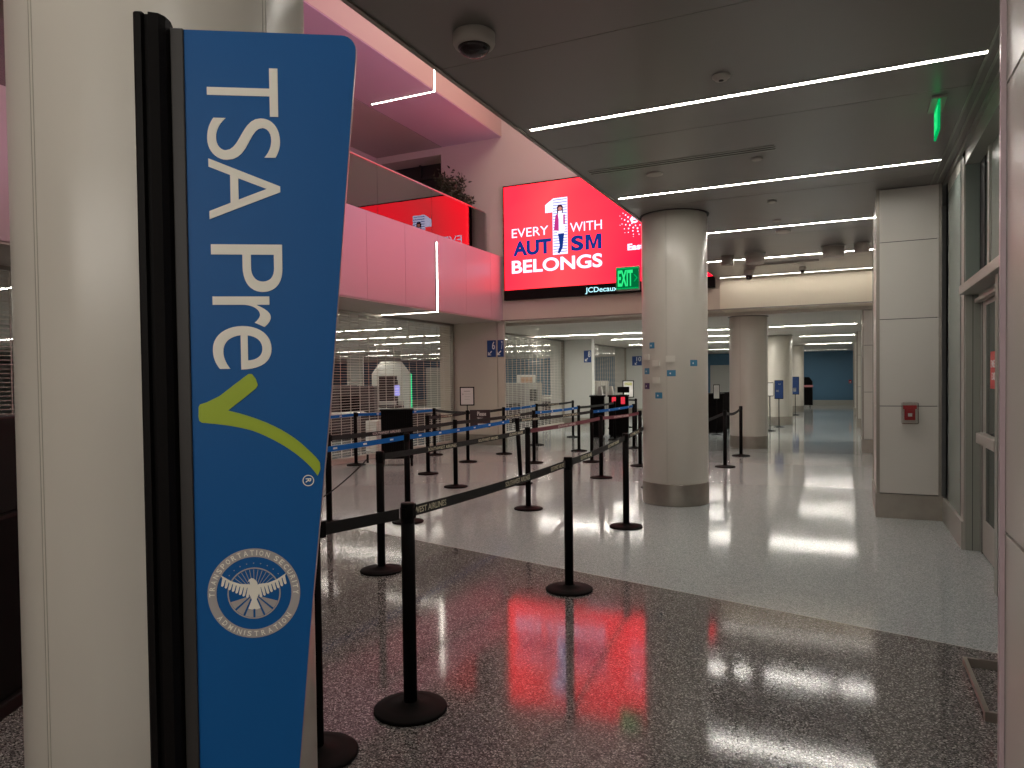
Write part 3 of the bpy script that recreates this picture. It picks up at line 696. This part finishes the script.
def belt(p, q, m, label, text=None, ink=None, marks=0, sag=.012, z=.945, wd=.052, group=None, zq=None, gap=.054, spans=((.08, .38),), first=None):
    p, q = Vector(p), Vector(q); d = (q-p); L = d.length; d.normalize(); p = p+d*gap; q = q-d*gap; L = (q-p).length
    t = thing('belt', label, 'belt', (p.x, p.y, z), math.atan2(d.y, d.x), group or 'retractable belts between the stanchions')
    zq = zq if zq is not None else z
    n = 16; b = MB(); V = []
    for k in range(n+1):
        u = k/n; zz = (zq-z)*u - sag*4*u*(1-u); V.append((u*L, zz))
    for (x0, a), (x1, c) in zip(V, V[1:]):
        for y_ in (-.0009, .0009):
            b.quad([(x0, y_, a-wd/2), (x1, y_, c-wd/2), (x1, y_, c+wd/2), (x0, y_, a+wd/2)])
        b.quad([(x0, -.0009, a+wd/2), (x1, -.0009, c+wd/2), (x1, .0009, c+wd/2), (x0, .0009, a+wd/2)])
        b.quad([(x0, -.0009, a-wd/2), (x1, -.0009, c-wd/2), (x1, .0009, c-wd/2), (x0, .0009, a-wd/2)])
    w_ = b.build('webbing', m, t)
    MB().box(-.012, .012, -.006, .006, -.035, .035, .002).build('end_clip', M['blackp'], t)
    if text:
        for f0, f1, text in ([(.0, .15, first)] if first else []) + [(p0, p1, text) for p0, p1 in spans]:
            tb = MB()
            x0, x1 = f0*L, f1*L; um = (f0+f1)/2; zz = (zq-z)*um - sag*4*um*(1-um)
            sl_ = ((zq-z) - sag*4*(1-2*um))/L; an = math.atan(sl_)
            for side in (-1, 1):
                if side < 0: T = plane_T(((x0+x1)/2, -.0012, zz), (math.cos(an), 0, math.sin(an)), (-math.sin(an), 0, math.cos(an)))
                else: T = plane_T(((x0+x1)/2, .0012, zz), (-math.cos(an), 0, -math.sin(an)), (-math.sin(an), 0, math.cos(an)))
                text_mb(text, -(x1-x0)/2, -.015, (x1-x0)/2, .015, .0004, T, .015, tb)
            tb.build('lettering', ink, w_)
    if marks:
        for k in range(marks):
            mb = MB(); u = (k+.5)/marks; zz = (zq-z)*u - sag*4*u*(1-u)
            for side in (-1, 1): mb.box(u*L-.03, u*L+.03, side*.0012-.0003, side*.0012+.0003, zz-.008, zz+.010)
            mb.build('printed_mark', M['white'], w_)
    return t
def SP(k, dx=0, dy=0): x, y = ST_[k]; return (x+dx, y+dy, 0)
SW = 'SOUTHWEST AIRLINES'
belt(SP('near'), SP('front'), M['belt'], 'black belt between the column-side stanchion and the nearest stanchion', sag=0)
belt(SP('front'), SP('B'), M['belt'], 'black airline belt between the nearest stanchion and the one below the screen', SW, M['gold'], spans=((.50, .68), (.86, .985)), first='WEST AIRLINES')
belt(SP('B'), SP('D'), M['belt'], 'black airline belt leading to the stanchion by the stickered column', SW, M['gold'], spans=((.15, .32), (.62, .86)))
belt(SP('D'), SP('hid'), M['belt'], 'black airline belt running on behind the stickered column', SW, M['gold'], spans=((.12, .42),))
belt(SP('C'), SP('E'), M['belt'], 'black airline belt behind the foreground one, ending beside the tilted stanchion', SW, M['gold'], spans=((.24, .42), (.58, .74), (.84, .97)))
belt(SP('E'), SP('T'), M['belt_red'], 'maroon belt with pale print right of the tilted stanchion', SW, M['pinkink'], spans=((.35, .60),))
belt(SP('T'), SP('W'), M['belt_red'], 'maroon belt continuing toward the stickered column', SW, M['pinkink'], spans=((.3, .7),))
belt(SP('G0'), SP('F'), M['belt_blue'], 'long blue belt, part left of its middle stanchion', marks=5)
belt(SP('F'), SP('N', -.16, 0.0), M['belt_blue'], 'long blue belt, part running to the tilted stanchion', marks=6)
belt(SP('N', -.16, 0.0), SP('S'), M['belt'], 'black airline belt from the tilted stanchion toward the podiums', SW, M['gold'], spans=((.1, .3), (.6, .8)))
belt(SP('S'), SP('V'), M['belt_blue'], 'blue belt in front of the black podiums', marks=4)
belt(SP('G'), SP('K'), M['belt'], 'black belt from the sign-side stanchion past the ribbed cabinet', SW, M['pinkink'], spans=((.28, .5),))
belt(SP('K'), SP('P'), M['belt'], 'black belt under the dark side sign', SW, M['gold'], spans=((.6, .8),))
belt(SP('P'), SP('R'), M['belt_blue'], 'small blue belt before the second grille, lower of two', marks=4)
belt(SP('R'), SP('U'), M['belt'], 'black belt from the blue-headed stanchion to the podium')
belt((-8.42, 7.2, 0), SP('H'), M['belt_blue'], 'blue belt along the first grille, left part', marks=5)
belt(SP('H'), SP('J'), M['belt_blue'], 'blue belt along the first grille, part behind the ribbed cabinet', marks=2)
belt(SP('J'), SP('L'), M['belt'], 'short black belt to the notice stanchion, along the grille')
belt(SP('I'), SP('L'), M['belt'], 'black belt from beside the ribbed cabinet to the notice stanchion', SW, M['gold'], spans=((.3, .6),))
belt(SP('L'), SP('M'), M['belt'], 'black belt passing behind the dark side sign')
belt(SP('M'), SP('O'), M['belt_blue'], 'short blue belt before the second grille, upper of two', marks=3)
belt(SP('O'), SP('Q'), M['belt'], 'distant black belt along the second grille', SW, M['gold'], spans=((.3, .6),))
belt(SP('X2'), SP('X1'), M['belt'], 'distant black belt at the column edge')
belt(SP('C', -.06, -.05), (-4.62, 5.50, 0), M['belt'], 'loose black strap hanging down from the second stanchion', sag=.02, z=.93, zq=.46, wd=.014)
belt(SP('r1'), SP('r2'), M['belt'], 'maroon-looking short belt between the pair of posts right of the stickered column', sag=.06)
belt((-2.75, 11.2, 0), SP('r1'), M['belt'], 'black belt reaching out from behind the stickered column to the right-hand posts', z=.60, zq=.93)

# framed notice and dark side sign on stanchion L
lx, ly = ST_['L']
FA = math.atan2(.8571673, .51503807)
def facing(x, y): return math.atan2(y, x)+PI/2+PI      # local -y looks at the camera... rotated below
def face_rz(x, y): return math.atan2(-x, y)*1.0
t = thing('notice_frame', 'small white framed notice on top of a stanchion before the first grille', 'notice', (lx, ly, .993), math.atan2(-lx, ly)*.8)
MB().box(-.008, .008, -.008, .008, 0, .10).build('stem', M['black'], t)
MB().box(-.14, .14, -.010, .010, .09, .45, .003).build('frame', M['blackp'], t)
MB().box(-.118, .118, -.0125, -.0105, .112, .428).box(-.118, .118, .0105, .0125, .112, .428).build('paper', M['paper'], t)
MB().box(-.06, .06, -.0135, -.0127, .36, .372).box(-.05, .07, -.0135, -.0127, .31, .315).box(-.05, .06, -.0135, -.0127, .26, .265).box(-.05, .05, -.0135, -.0127, .21, .215).box(-.09, -.07, -.0135, -.0127, .30, .32).build('print', M['machine'], t)
t = thing('side_sign', 'dark brown sign plate reading Please Wait hung beside the notice stanchion', 'sign', (lx, ly, .66), math.atan2(-lx, ly)*.8)
MB().box(.05, .44, -.010, .010, 0, .34, .004).build('plate', mat('sign_brown', (.035,.014,.018), .45), t)
PT = plane_T((0, -.0105, 0), (1, 0, 0), (0, 0, 1))
a = text_mb('Please', .19, .225, .36, .305, .001, PT, .02); text_mb('Wait', .19, .135, .30, .20, .001, PT, .02, a); a.box(.20, .41, .05, .075, 0, .001, T=PT); a.build('lettering', M['paper'], t)

# ------------------------------------------------------------------ cabinet, podiums, stands
t = thing('ribbed_cabinet', 'black ribbed floor-standing cabinet in front of the first grille', 'cabinet', (-7.62, 11.25, 0), math.atan2(7.62, 11.25))
b = MB().box(-.29, .29, -.22, .22, .14, 1.02, .006)
b.build('body', M['black'], t)
rb_ = MB()
for k in range(14): rb_.box(-.28+k*.041, -.265+k*.041, -.232, -.22, .16, 1.01)
rb_.build('ribs', M['blackp'], t)
MB().box(-.31, .31, -.24, .24, 1.02, 1.05, .005).build('top', M['blackp'], t)
for sx in (-1, 1):
    for sy in (-1, 1): MB().box(sx*.26-.02, sx*.26+.02, sy*.18-.02, sy*.18+.02, 0, .14).build('foot', M['black'], t)
def podium(x, y, rz, w_, label):
    t = thing('podium', label, 'podium', (x, y, 0), rz)
    MB().box(-w_/2, w_/2, -.3, .3, 0.05, 1.08, .01).build('body', M['black'], t)
    MB().box(-w_/2-.03, w_/2+.03, -.33, .33, 1.08, 1.12, .008).build('top', M['blackp'], t)
    MB().box(-w_/2+.03, w_/2-.03, -.27, .27, 0, .05).build('plinth', M['blackp'], t)
    return t
podium(-6.14, 18.65, .28, .36, 'black podium left of the one with the red displays')
podium(-5.66, 19.0, .28, .52, 'black podium with small red displays on its front')
for dx in (-.15, .15):
    o = MB().box(-.055, .055, -.008, 0, 0, .19, .002).build('red_display', M['redlit']); ddx = dx*.8; o.location = (-5.66+ddx*.961+.305*.276, 19.0+ddx*.276-.305*.961, .88); o.rotation_euler = (0, 0, .28)
    tag(o, 'small red lit display on the black podium, '+('left one' if dx < 0 else 'right one'), 'display', 'red displays on the podium')
for (x, y, lab) in ((-6.05, 18.62, 'white paper stand on the left podium, left one'), (-5.85, 18.95, 'white paper stand on the left podium, right one')):
    o = MB().prism([(-.07, 0), (.07, 0), (.03, .24), (-.03, .24)], -.06, .06, T=plane_T((0, 0, 0), (1, 0, 0), (0, 0, 1))).build('paper_stand', M['paper']); o.location = (x, y, 1.12); tag(o, lab, 'paper stand')
t = thing('desk_monitor', 'small black monitor on the podium with red displays', 'monitor', (-5.55, 19.1, 1.12), .2)
MB().box(-.16, .16, -.02, .02, .06, .22, .004).build('screen_case', M['blackp'], t); MB().box(-.02, .02, -.02, .02, 0, .1).box(-.1, .1, -.08, .08, 0, .01).build('stand', M['blackp'], t)

def pole_sign(x, y, h, pw, ph, faces, label, rz=None):
    t = thing('pole_sign', label, 'standing sign', (x, y, 0), math.atan2(-x, y) if rz is None else rz)
    MB().lathe([(.16, 0), (.16, .01), (.03, .03), (.0, .03)], 32).build('base', M['black'], t)
    MB().lathe([(.014, .03), (.014, h)], 12).build('pole', M['black'], t)
    MB().box(-pw/2, pw/2, -.012, .012, h-ph, h, .003).build('frame', M['blackp'], t)
    for (mm, x0, x1, z0, z1) in faces:
        MB().box(x0, x1, -.015, -.0125, h-z1, h-z0).build('poster', M[mm], t)
    return t
pole_sign(-6.35, 22.4, 1.50, .36, .55, (('paper', -.15, .15, .03, .52), ('yellow', -.12, .12, .06, .16)), 'standing sign with a yellow-headed white notice behind the podiums')
pole_sign(-2.03, 21.92, 1.40, .20, .40, (('paper', -.09, .09, .02, .38),), 'thin standing sign with a white sheet, behind the column past the beam')
pole_sign(-1.93, 23.71, 1.45, .26, .58, (('wayblue', -.115, .115, .02, .56), ('paper', -.08, .0, .30, .36), ('paper', -.02, .06, .1, .14)), 'standing sign with a blue and violet poster in the walkway')
pole_sign(-1.92, 31.2, 1.55, .30, .72, (('wayblue', -.13, .13, .02, .70), ('paper', -.08, .04, .45, .6)), 'furthest standing sign with a blue poster and white dot')
pole_sign(-3.25, 20.2, 1.37, .17, .40, (('paper', -.07, .07, .02, .38),), 'standing sign with a narrow white sheet between the two nearer white columns')
for (x, y, w_, lab) in ((-3.75, 21.0, 1.1, 'black desk seen between the two nearer columns, left one'), (-3.1, 22.6, 1.0, 'black desk seen between the two nearer columns, right one')):
    podium(x, y, .15, w_, lab)
t = thing('covered_cart', 'tall black covered cart with a pink band before the blue end wall', 'cart', (-2.0, 39.0, 0))
MB().prism([(-.42, .12), (.42, .12), (.40, 1.3), (.25, 1.52), (-.25, 1.52), (-.40, 1.3)], -.3, .3, T=plane_T((0, 0, 0), (1, 0, 0), (0, 0, 1))).build('cover', M['black'], t)
MB().box(-.43, .43, -.31, .31, 1.02, 1.12).build('pink_band', mat('pink_band', (.65,.25,.27), .5), t)
for sx in (-.3, .3): MB().tube((sx-.02, -.2, .06), (sx+.02, -.2, .06), .06, 16).build('wheel', M['blackp'], t)
t = thing('fire_alarm', 'small red fire alarm on the blue end wall', 'fire alarm', (.12, 42.2, 1.25))
MB().box(-.065, .065, -.06, 0, -.09, .09, .005).build('pull_station', M['red'], t); MB().box(-.02, .02, -.075, -.06, -.05, .02).build('handle', M['white'], t)

# gate number signs on the piers
def gate_sign(x, y, num, w_, label, h=.40, out=0.0):
    t = thing('gate_sign', label, 'sign', (x, y, 2.32), group=None)
    MB().box(-w_/2, w_/2, -.02, 0, -h/2, h/2, .002).build('plate', M['wayblue'], t)
    T = plane_T((0, -.0205, 0), (1, 0, 0), (0, 0, 1))
    a = text_mb(num, .02 if len(num) == 1 else -.02, -.02, w_/2-.02, .17, .001, T, .01)
    b = MB().prism([(-.09, -.16), (.0, -.16), (-.02, -.14), (-.055, -.14), (.02, -.07), (.0, -.05), (-.07, -.12), (-.07, -.09), (-.09, -.07)], 0, .001, T=T)
    a.build('number', M['white'], t); b.build('arrow', M['white'], t)
gate_sign(-7.755, YW+.01, '6', .23, 'dark blue sign 6 with arrow on the first pier')
gate_sign(-7.515, YW+.02, '7', .15, 'dark blue sign 7 at the corner of the first pier')
gate_sign(-7.94, 23.1, '8', .26, 'dark blue sign 8 with arrow on the second pier')
gate_sign(-8.30, 30.7, '10', .42, 'dark blue sign 10 with arrow on the third pier')

# stickers and plates on the near round column
def col_patch(u_ang, z, w_, h_, m, name, label, cat, cxy=(-1.98, 9.13), r=.4058, dot=False, th=.003):
    a_ = math.radians(cam_ang(*cxy)+u_ang); n = 6; b = bmesh.new(); V = []; da = w_/r
    for k in range(n+1):
        q = a_ - da/2 + da*k/n
        V.append([b.verts.new((cxy[0]+rr*math.cos(q), cxy[1]+rr*math.sin(q), zz)) for rr, zz in ((r, z-h_/2), (r+th, z-h_/2), (r+th, z+h_/2), (r, z+h_/2))])
    for p, q in zip(V, V[1:]):
        for i in range(4): b.faces.new((p[i], p[(i+1) % 4], q[(i+1) % 4], q[i]))
    b.faces.new(V[0]); b.faces.new(V[-1][::-1]); bmesh.ops.recalc_face_normals(b, faces=b.faces)
    mb = MB(); mb._add(b)
    e = thing(name, label, cat, (0, 0, 0)) if dot else None
    if not dot:
        o = mb.build(name, m); tag(o, label, cat); return o
    mb.build('sticker_face', m, e)
    b = bmesh.new(); V = []
    for k in range(3):
        q = a_ - .03 - .02 + .02*k
        V.append([b.verts.new((cxy[0]+(r+th+.0006)*math.cos(q), cxy[1]+(r+th+.0006)*math.sin(q), zz)) for zz in (z-.012, z+.008)])
    for p, q in zip(V, V[1:]): b.faces.new((p[0], q[0], q[1], p[1]))
    mb = MB(); mb._add(b); mb.build('white_mark', M['white'], e)
R_ = .405
def ang(u): return math.degrees(math.asin(max(-.97, min(.97, (u-675.5)/33.4))))
for (u, z, w_, m, lab, d) in ((653, 1.97, .08, 'stickerblue', 'blue sticker highest on the round column', 1), (647.5, 1.655, .11, 'stickerblue', 'blue sticker at the left outline of the round column, above the purple one', 1),
        (647.5, 1.47, .11, 'purple', 'small purple sticker at the left outline of the round column', 1), (659.5, 1.355, .095, 'stickerblue', 'lowest blue sticker on the round column', 1),
        (672, 1.625, .105, 'stickerblue', 'widest blue sticker near the middle of the round column', 1), (694, 1.745, .10, 'stickerblue', 'blue sticker alone on the right half of the round column', 1),
        (647.5, 1.83, .12, 'plate', 'blank off-white plate at the left outline of the round column', 0), (657.5, 1.75, .095, 'plate', 'blank off-white plate left of the seam', 0), (671.5, 1.80, .105, 'plate', 'blank white plate with a dark lower edge on the seam', 0), (657.5, 1.54, .095, 'plate', 'faint blank plate below the other blank ones', 0)):
    col_patch(ang(u), z, w_, .075, M[m], 'sticker' if d else 'blank_plate', lab, 'sticker' if d else 'plate', dot=bool(d), th=.003 if d else .02)

# bracket on the floor at the right
t = thing('floor_rail', 'low grey steel U-shaped rail standing on the floor at the right pier', 'rail')
MB().box(.56, .58, 3.83, 4.50, .02, .045).box(.56, .95, 3.81, 3.83, .0, .045).box(.56, .95, 4.50, 4.52, .0, .045).box(.56, .58, 3.83, 3.86, 0, .02).build('rail', M['steel'], t)

# dark kiosk at the far left edge
t = thing('dark_kiosk', 'dark kiosk cut by the left edge of the picture', 'kiosk', (-3.95, 1.97, 0), .5)
MB().box(-.3, .3, -.25, .25, .06, .95, .02).build('body', M['black'], t); MB().box(-.33, .33, -.28, .28, 0, .07, .01).build('plinth', M['blackp'], t)
b = MB()
for k in range(12): b.box(-.26, .26, -.256, -.249, .98+k*.035, .995+k*.035)
MB().box(-.28, .28, -.25, .25, .95, 1.42, .01).build('upper_box', M['blackp'], t); b.build('slats', M['steel'], t)

# ------------------------------------------------------------------ balcony railing and plant
t = thing('glass_railing', 'long glass balustrade with a steel handrail on the pink balcony', 'railing', (-7.80, 0, 4.45))
gy = -3.9; gi = 0
edges = [-3.9, -1.0, 1.9, 4.7, 6.8, 8.9, 11.0, 12.9, 14.5, 15.42]
for a_, b_ in zip(edges, edges[1:]):
    MB().box(-.012, .0, a_+.006, b_-.006, .0, 1.08).build('glass_pane', M['railglass'], t)
MB().box(-.035, .02, -3.9, 15.3, 1.075, 1.105, .008).build('handrail', M['rail'], t)
MB().box(-.03, .012, -3.9, 15.42, 0, .04).build('glass_shoe', M['alu'], t)
t = thing('potted_shrub', 'dark green shrub in a planter behind the balcony glass', 'plant', (-8.42, 14.9, 4.45))
MB().lathe([(.28, 0), (.33, .65), (.36, .68), (.34, .70), (.30, .66), (.0, .64)], 32).build('planter', M['pot'], t)
b = MB(); tips = []
for k in range(16):
    an = random.uniform(0, 2*PI); r_ = random.uniform(.05, .36); p = (math.cos(an)*.08, math.sin(an)*.08, .62); q = (math.cos(an)*r_, math.sin(an)*r_, random.uniform(1.1, 1.95))
    b.tube(p, q, .012, 6, .005); tips.append((Vector(p), Vector(q)))
b.build('stems', M['bark'], t)
lf = bmesh.new()
for k in range(8000):
    p, q = random.choice(tips); u = random.uniform(.25, 1.04); c = p.lerp(q, u) + Vector((random.gauss(0, .09), random.gauss(0, .09), random.gauss(0, .09)))
    d1 = Vector((random.gauss(0, 1), random.gauss(0, 1), random.gauss(0, .7))).normalized(); d2 = d1.orthogonal().normalized()
    d2 = (Matrix.Rotation(random.uniform(0, 2*PI), 3, d1) @ d2); L_ = random.uniform(.06, .12)
    vs = [lf.verts.new(c+d1*a__*L_+d2*b__*L_) for a__, b__ in ((0, 0), (.35, .22), (1, 0), (.35, -.22))]; lf.faces.new(vs)
mb = MB(); mb._add(lf); mb.build('foliage', M['leaf'], t)

# ------------------------------------------------------------------ checkpoint equipment behind the shutters
def xray(x, y, rz, label, body='machine_dark', L=2.6, top=1.45):
    t = thing('xray_machine', label, 'x-ray machine', (x, y, 0), rz)
    MB().box(-L*.25, L*.25, -.5, .5, .25, top, .04).build('tunnel_housing', M[body], t)
    MB().box(-L, -L*.25, -.35, .35, .70, .82, .01).box(L*.25, L, -.35, .35, .70, .82, .01).build('conveyor', M['machine'], t)
    MB().box(-L*.9, -L*.3, -.36, .36, .82, .95).build('side_guard', M[body], t)
    MB().box(-L, L, -.32, .32, .12, .68).build('under_frame', M['machine_dark'], t)
    MB().box(-.26, .26, -.51, -.50, .75, 1.2).build('curtain', M['blackp'], t)
    for sx in (-.95, .95): MB().box(sx*L-.04, sx*L+.04, -.3, .3, 0, .12).build('foot', M['machine_dark'], t)
    return t
xray(-12.2, 15.9, .5, 'dark x-ray machine behind the first grille, nearest lane')
xray(-14.6, 16.0, .6, 'dark x-ray machine behind the first grille, second lane')
xray(-16.5, 20.5, 1.1, 'dark x-ray machine behind the first grille, third lane')
xray(-11.5, 8.0, 1.3, 'dark x-ray machine behind the grille at far left')
xray(-13.2, 29.5, 1.2, 'white and tan x-ray machine behind the second grille', 'machine_white', 2.6, 1.22)
xray(-11.3, 25.2, 1.4, 'pale x-ray machine lower behind the second grille', 'machine')
xray(-12.0, 36.0, 1.4, 'pale x-ray machine behind the furthest grille', 'machine_white')
t = thing('tan_crate', 'white box with a tan front on top of the white x-ray machine', 'box', (-13.05, 29.5, 1.22), .42); MB().box(-.42, .42, -.35, .35, 0, .55, .03).build('crate', M['machine_white'], t); MB().box(-.25, .28, -.36, -.35, .12, .45).build('tan_front', M['orange'], t)
o = MB().box(-.15, .15, -.15, .15, 0, .70, .02).build('waste_bin', M['machine_white']); o.location = (-9.6, 13.3, 0); tag(o, 'white square bin behind the first grille, low by the ribbed cabinet', 'bin')
t = thing('conveyor_table', 'long pale roller table behind the first grille', 'table', (-11.6, 13.0, 0), .75)
MB().box(-1.6, 1.6, -.35, .35, .78, .84, .01).build('tabletop', M['machine_white'], t)
for sx in (-1.4, 0, 1.4):
    for sy in (-.28, .28): MB().box(sx-.025, sx+.025, sy-.025, sy+.025, 0, .78).build('leg', M['machine'], t)
t = thing('body_scanner', 'white arched body scanner with a green lit edge', 'body scanner', (-18.6, 27.07, 0), .60)
arch = [(-.85, 0), (-.85, 1.9), (-.45, 2.45), (.45, 2.45), (.85, 1.9), (.85, 0), (.55, 0), (.55, 1.75), (.3, 2.05), (-.3, 2.05), (-.55, 1.75), (-.55, 0)]
b = MB()
AT = plane_T((0, 0, 0), (1, 0, 0), (0, 0, 1))
for pth in ([(-.85, 0), (-.55, 0), (-.55, 1.8), (-.85, 1.9)], [(.25, 0), (.85, 0), (.85, 1.9), (.25, 1.8)], [(-.85, 1.9), (-.55, 1.8), (.55, 1.8), (.85, 1.9), (.45, 2.45), (-.45, 2.45)]): b.prism(pth, -.5, .5, T=AT)
b.build('shell', M['machine_white'], t)
MB().box(.86, .90, -.52, -.4, .15, 1.9).build('green_light', M['scangreen'], t)
MB().box(-.55, .25, -.1, .0, 0, 1.8).build('dark_opening', M['machine_dark'], t)
t = thing('status_monitor', 'small lilac monitor behind the first grille', 'monitor', (-14.6, 21.6, 0), .6)
MB().box(-.09, .09, -.02, .02, 1.05, 1.42).build('screen', M['monitor'], t); MB().box(-.03, .03, .02, .06, 0, 1.6).build('stand', M['machine_dark'], t)
t = thing('equipment_rack', 'grey upright equipment cabinet behind the right part of the first grille', 'cabinet', (-15.2, 25.5, 0), .5)
MB().box(-.5, .5, -.4, .4, .05, 2.1, .02).build('body', M['machine'], t); MB().box(-.42, .42, -.42, -.40, .2, 1.95).build('door', M['alu'], t); MB().box(-.45, .45, -.35, .35, 0, .05).build('plinth', M['machine_dark'], t)
for (x, y, lab) in ((-22.8, 30.0, 'square white column far behind the first grille'),):
    t = thing('square_column', lab, 'column', (x, y, 0), .6)
    MB().box(-.4, .4, -.4, .4, .25, ZF).build('shaft', M['wall_grey'], t); MB().box(-.41, .41, -.41, .41, 0, .25).build('steel_base', M['steel'], t)
bpy.context.view_layer.update()
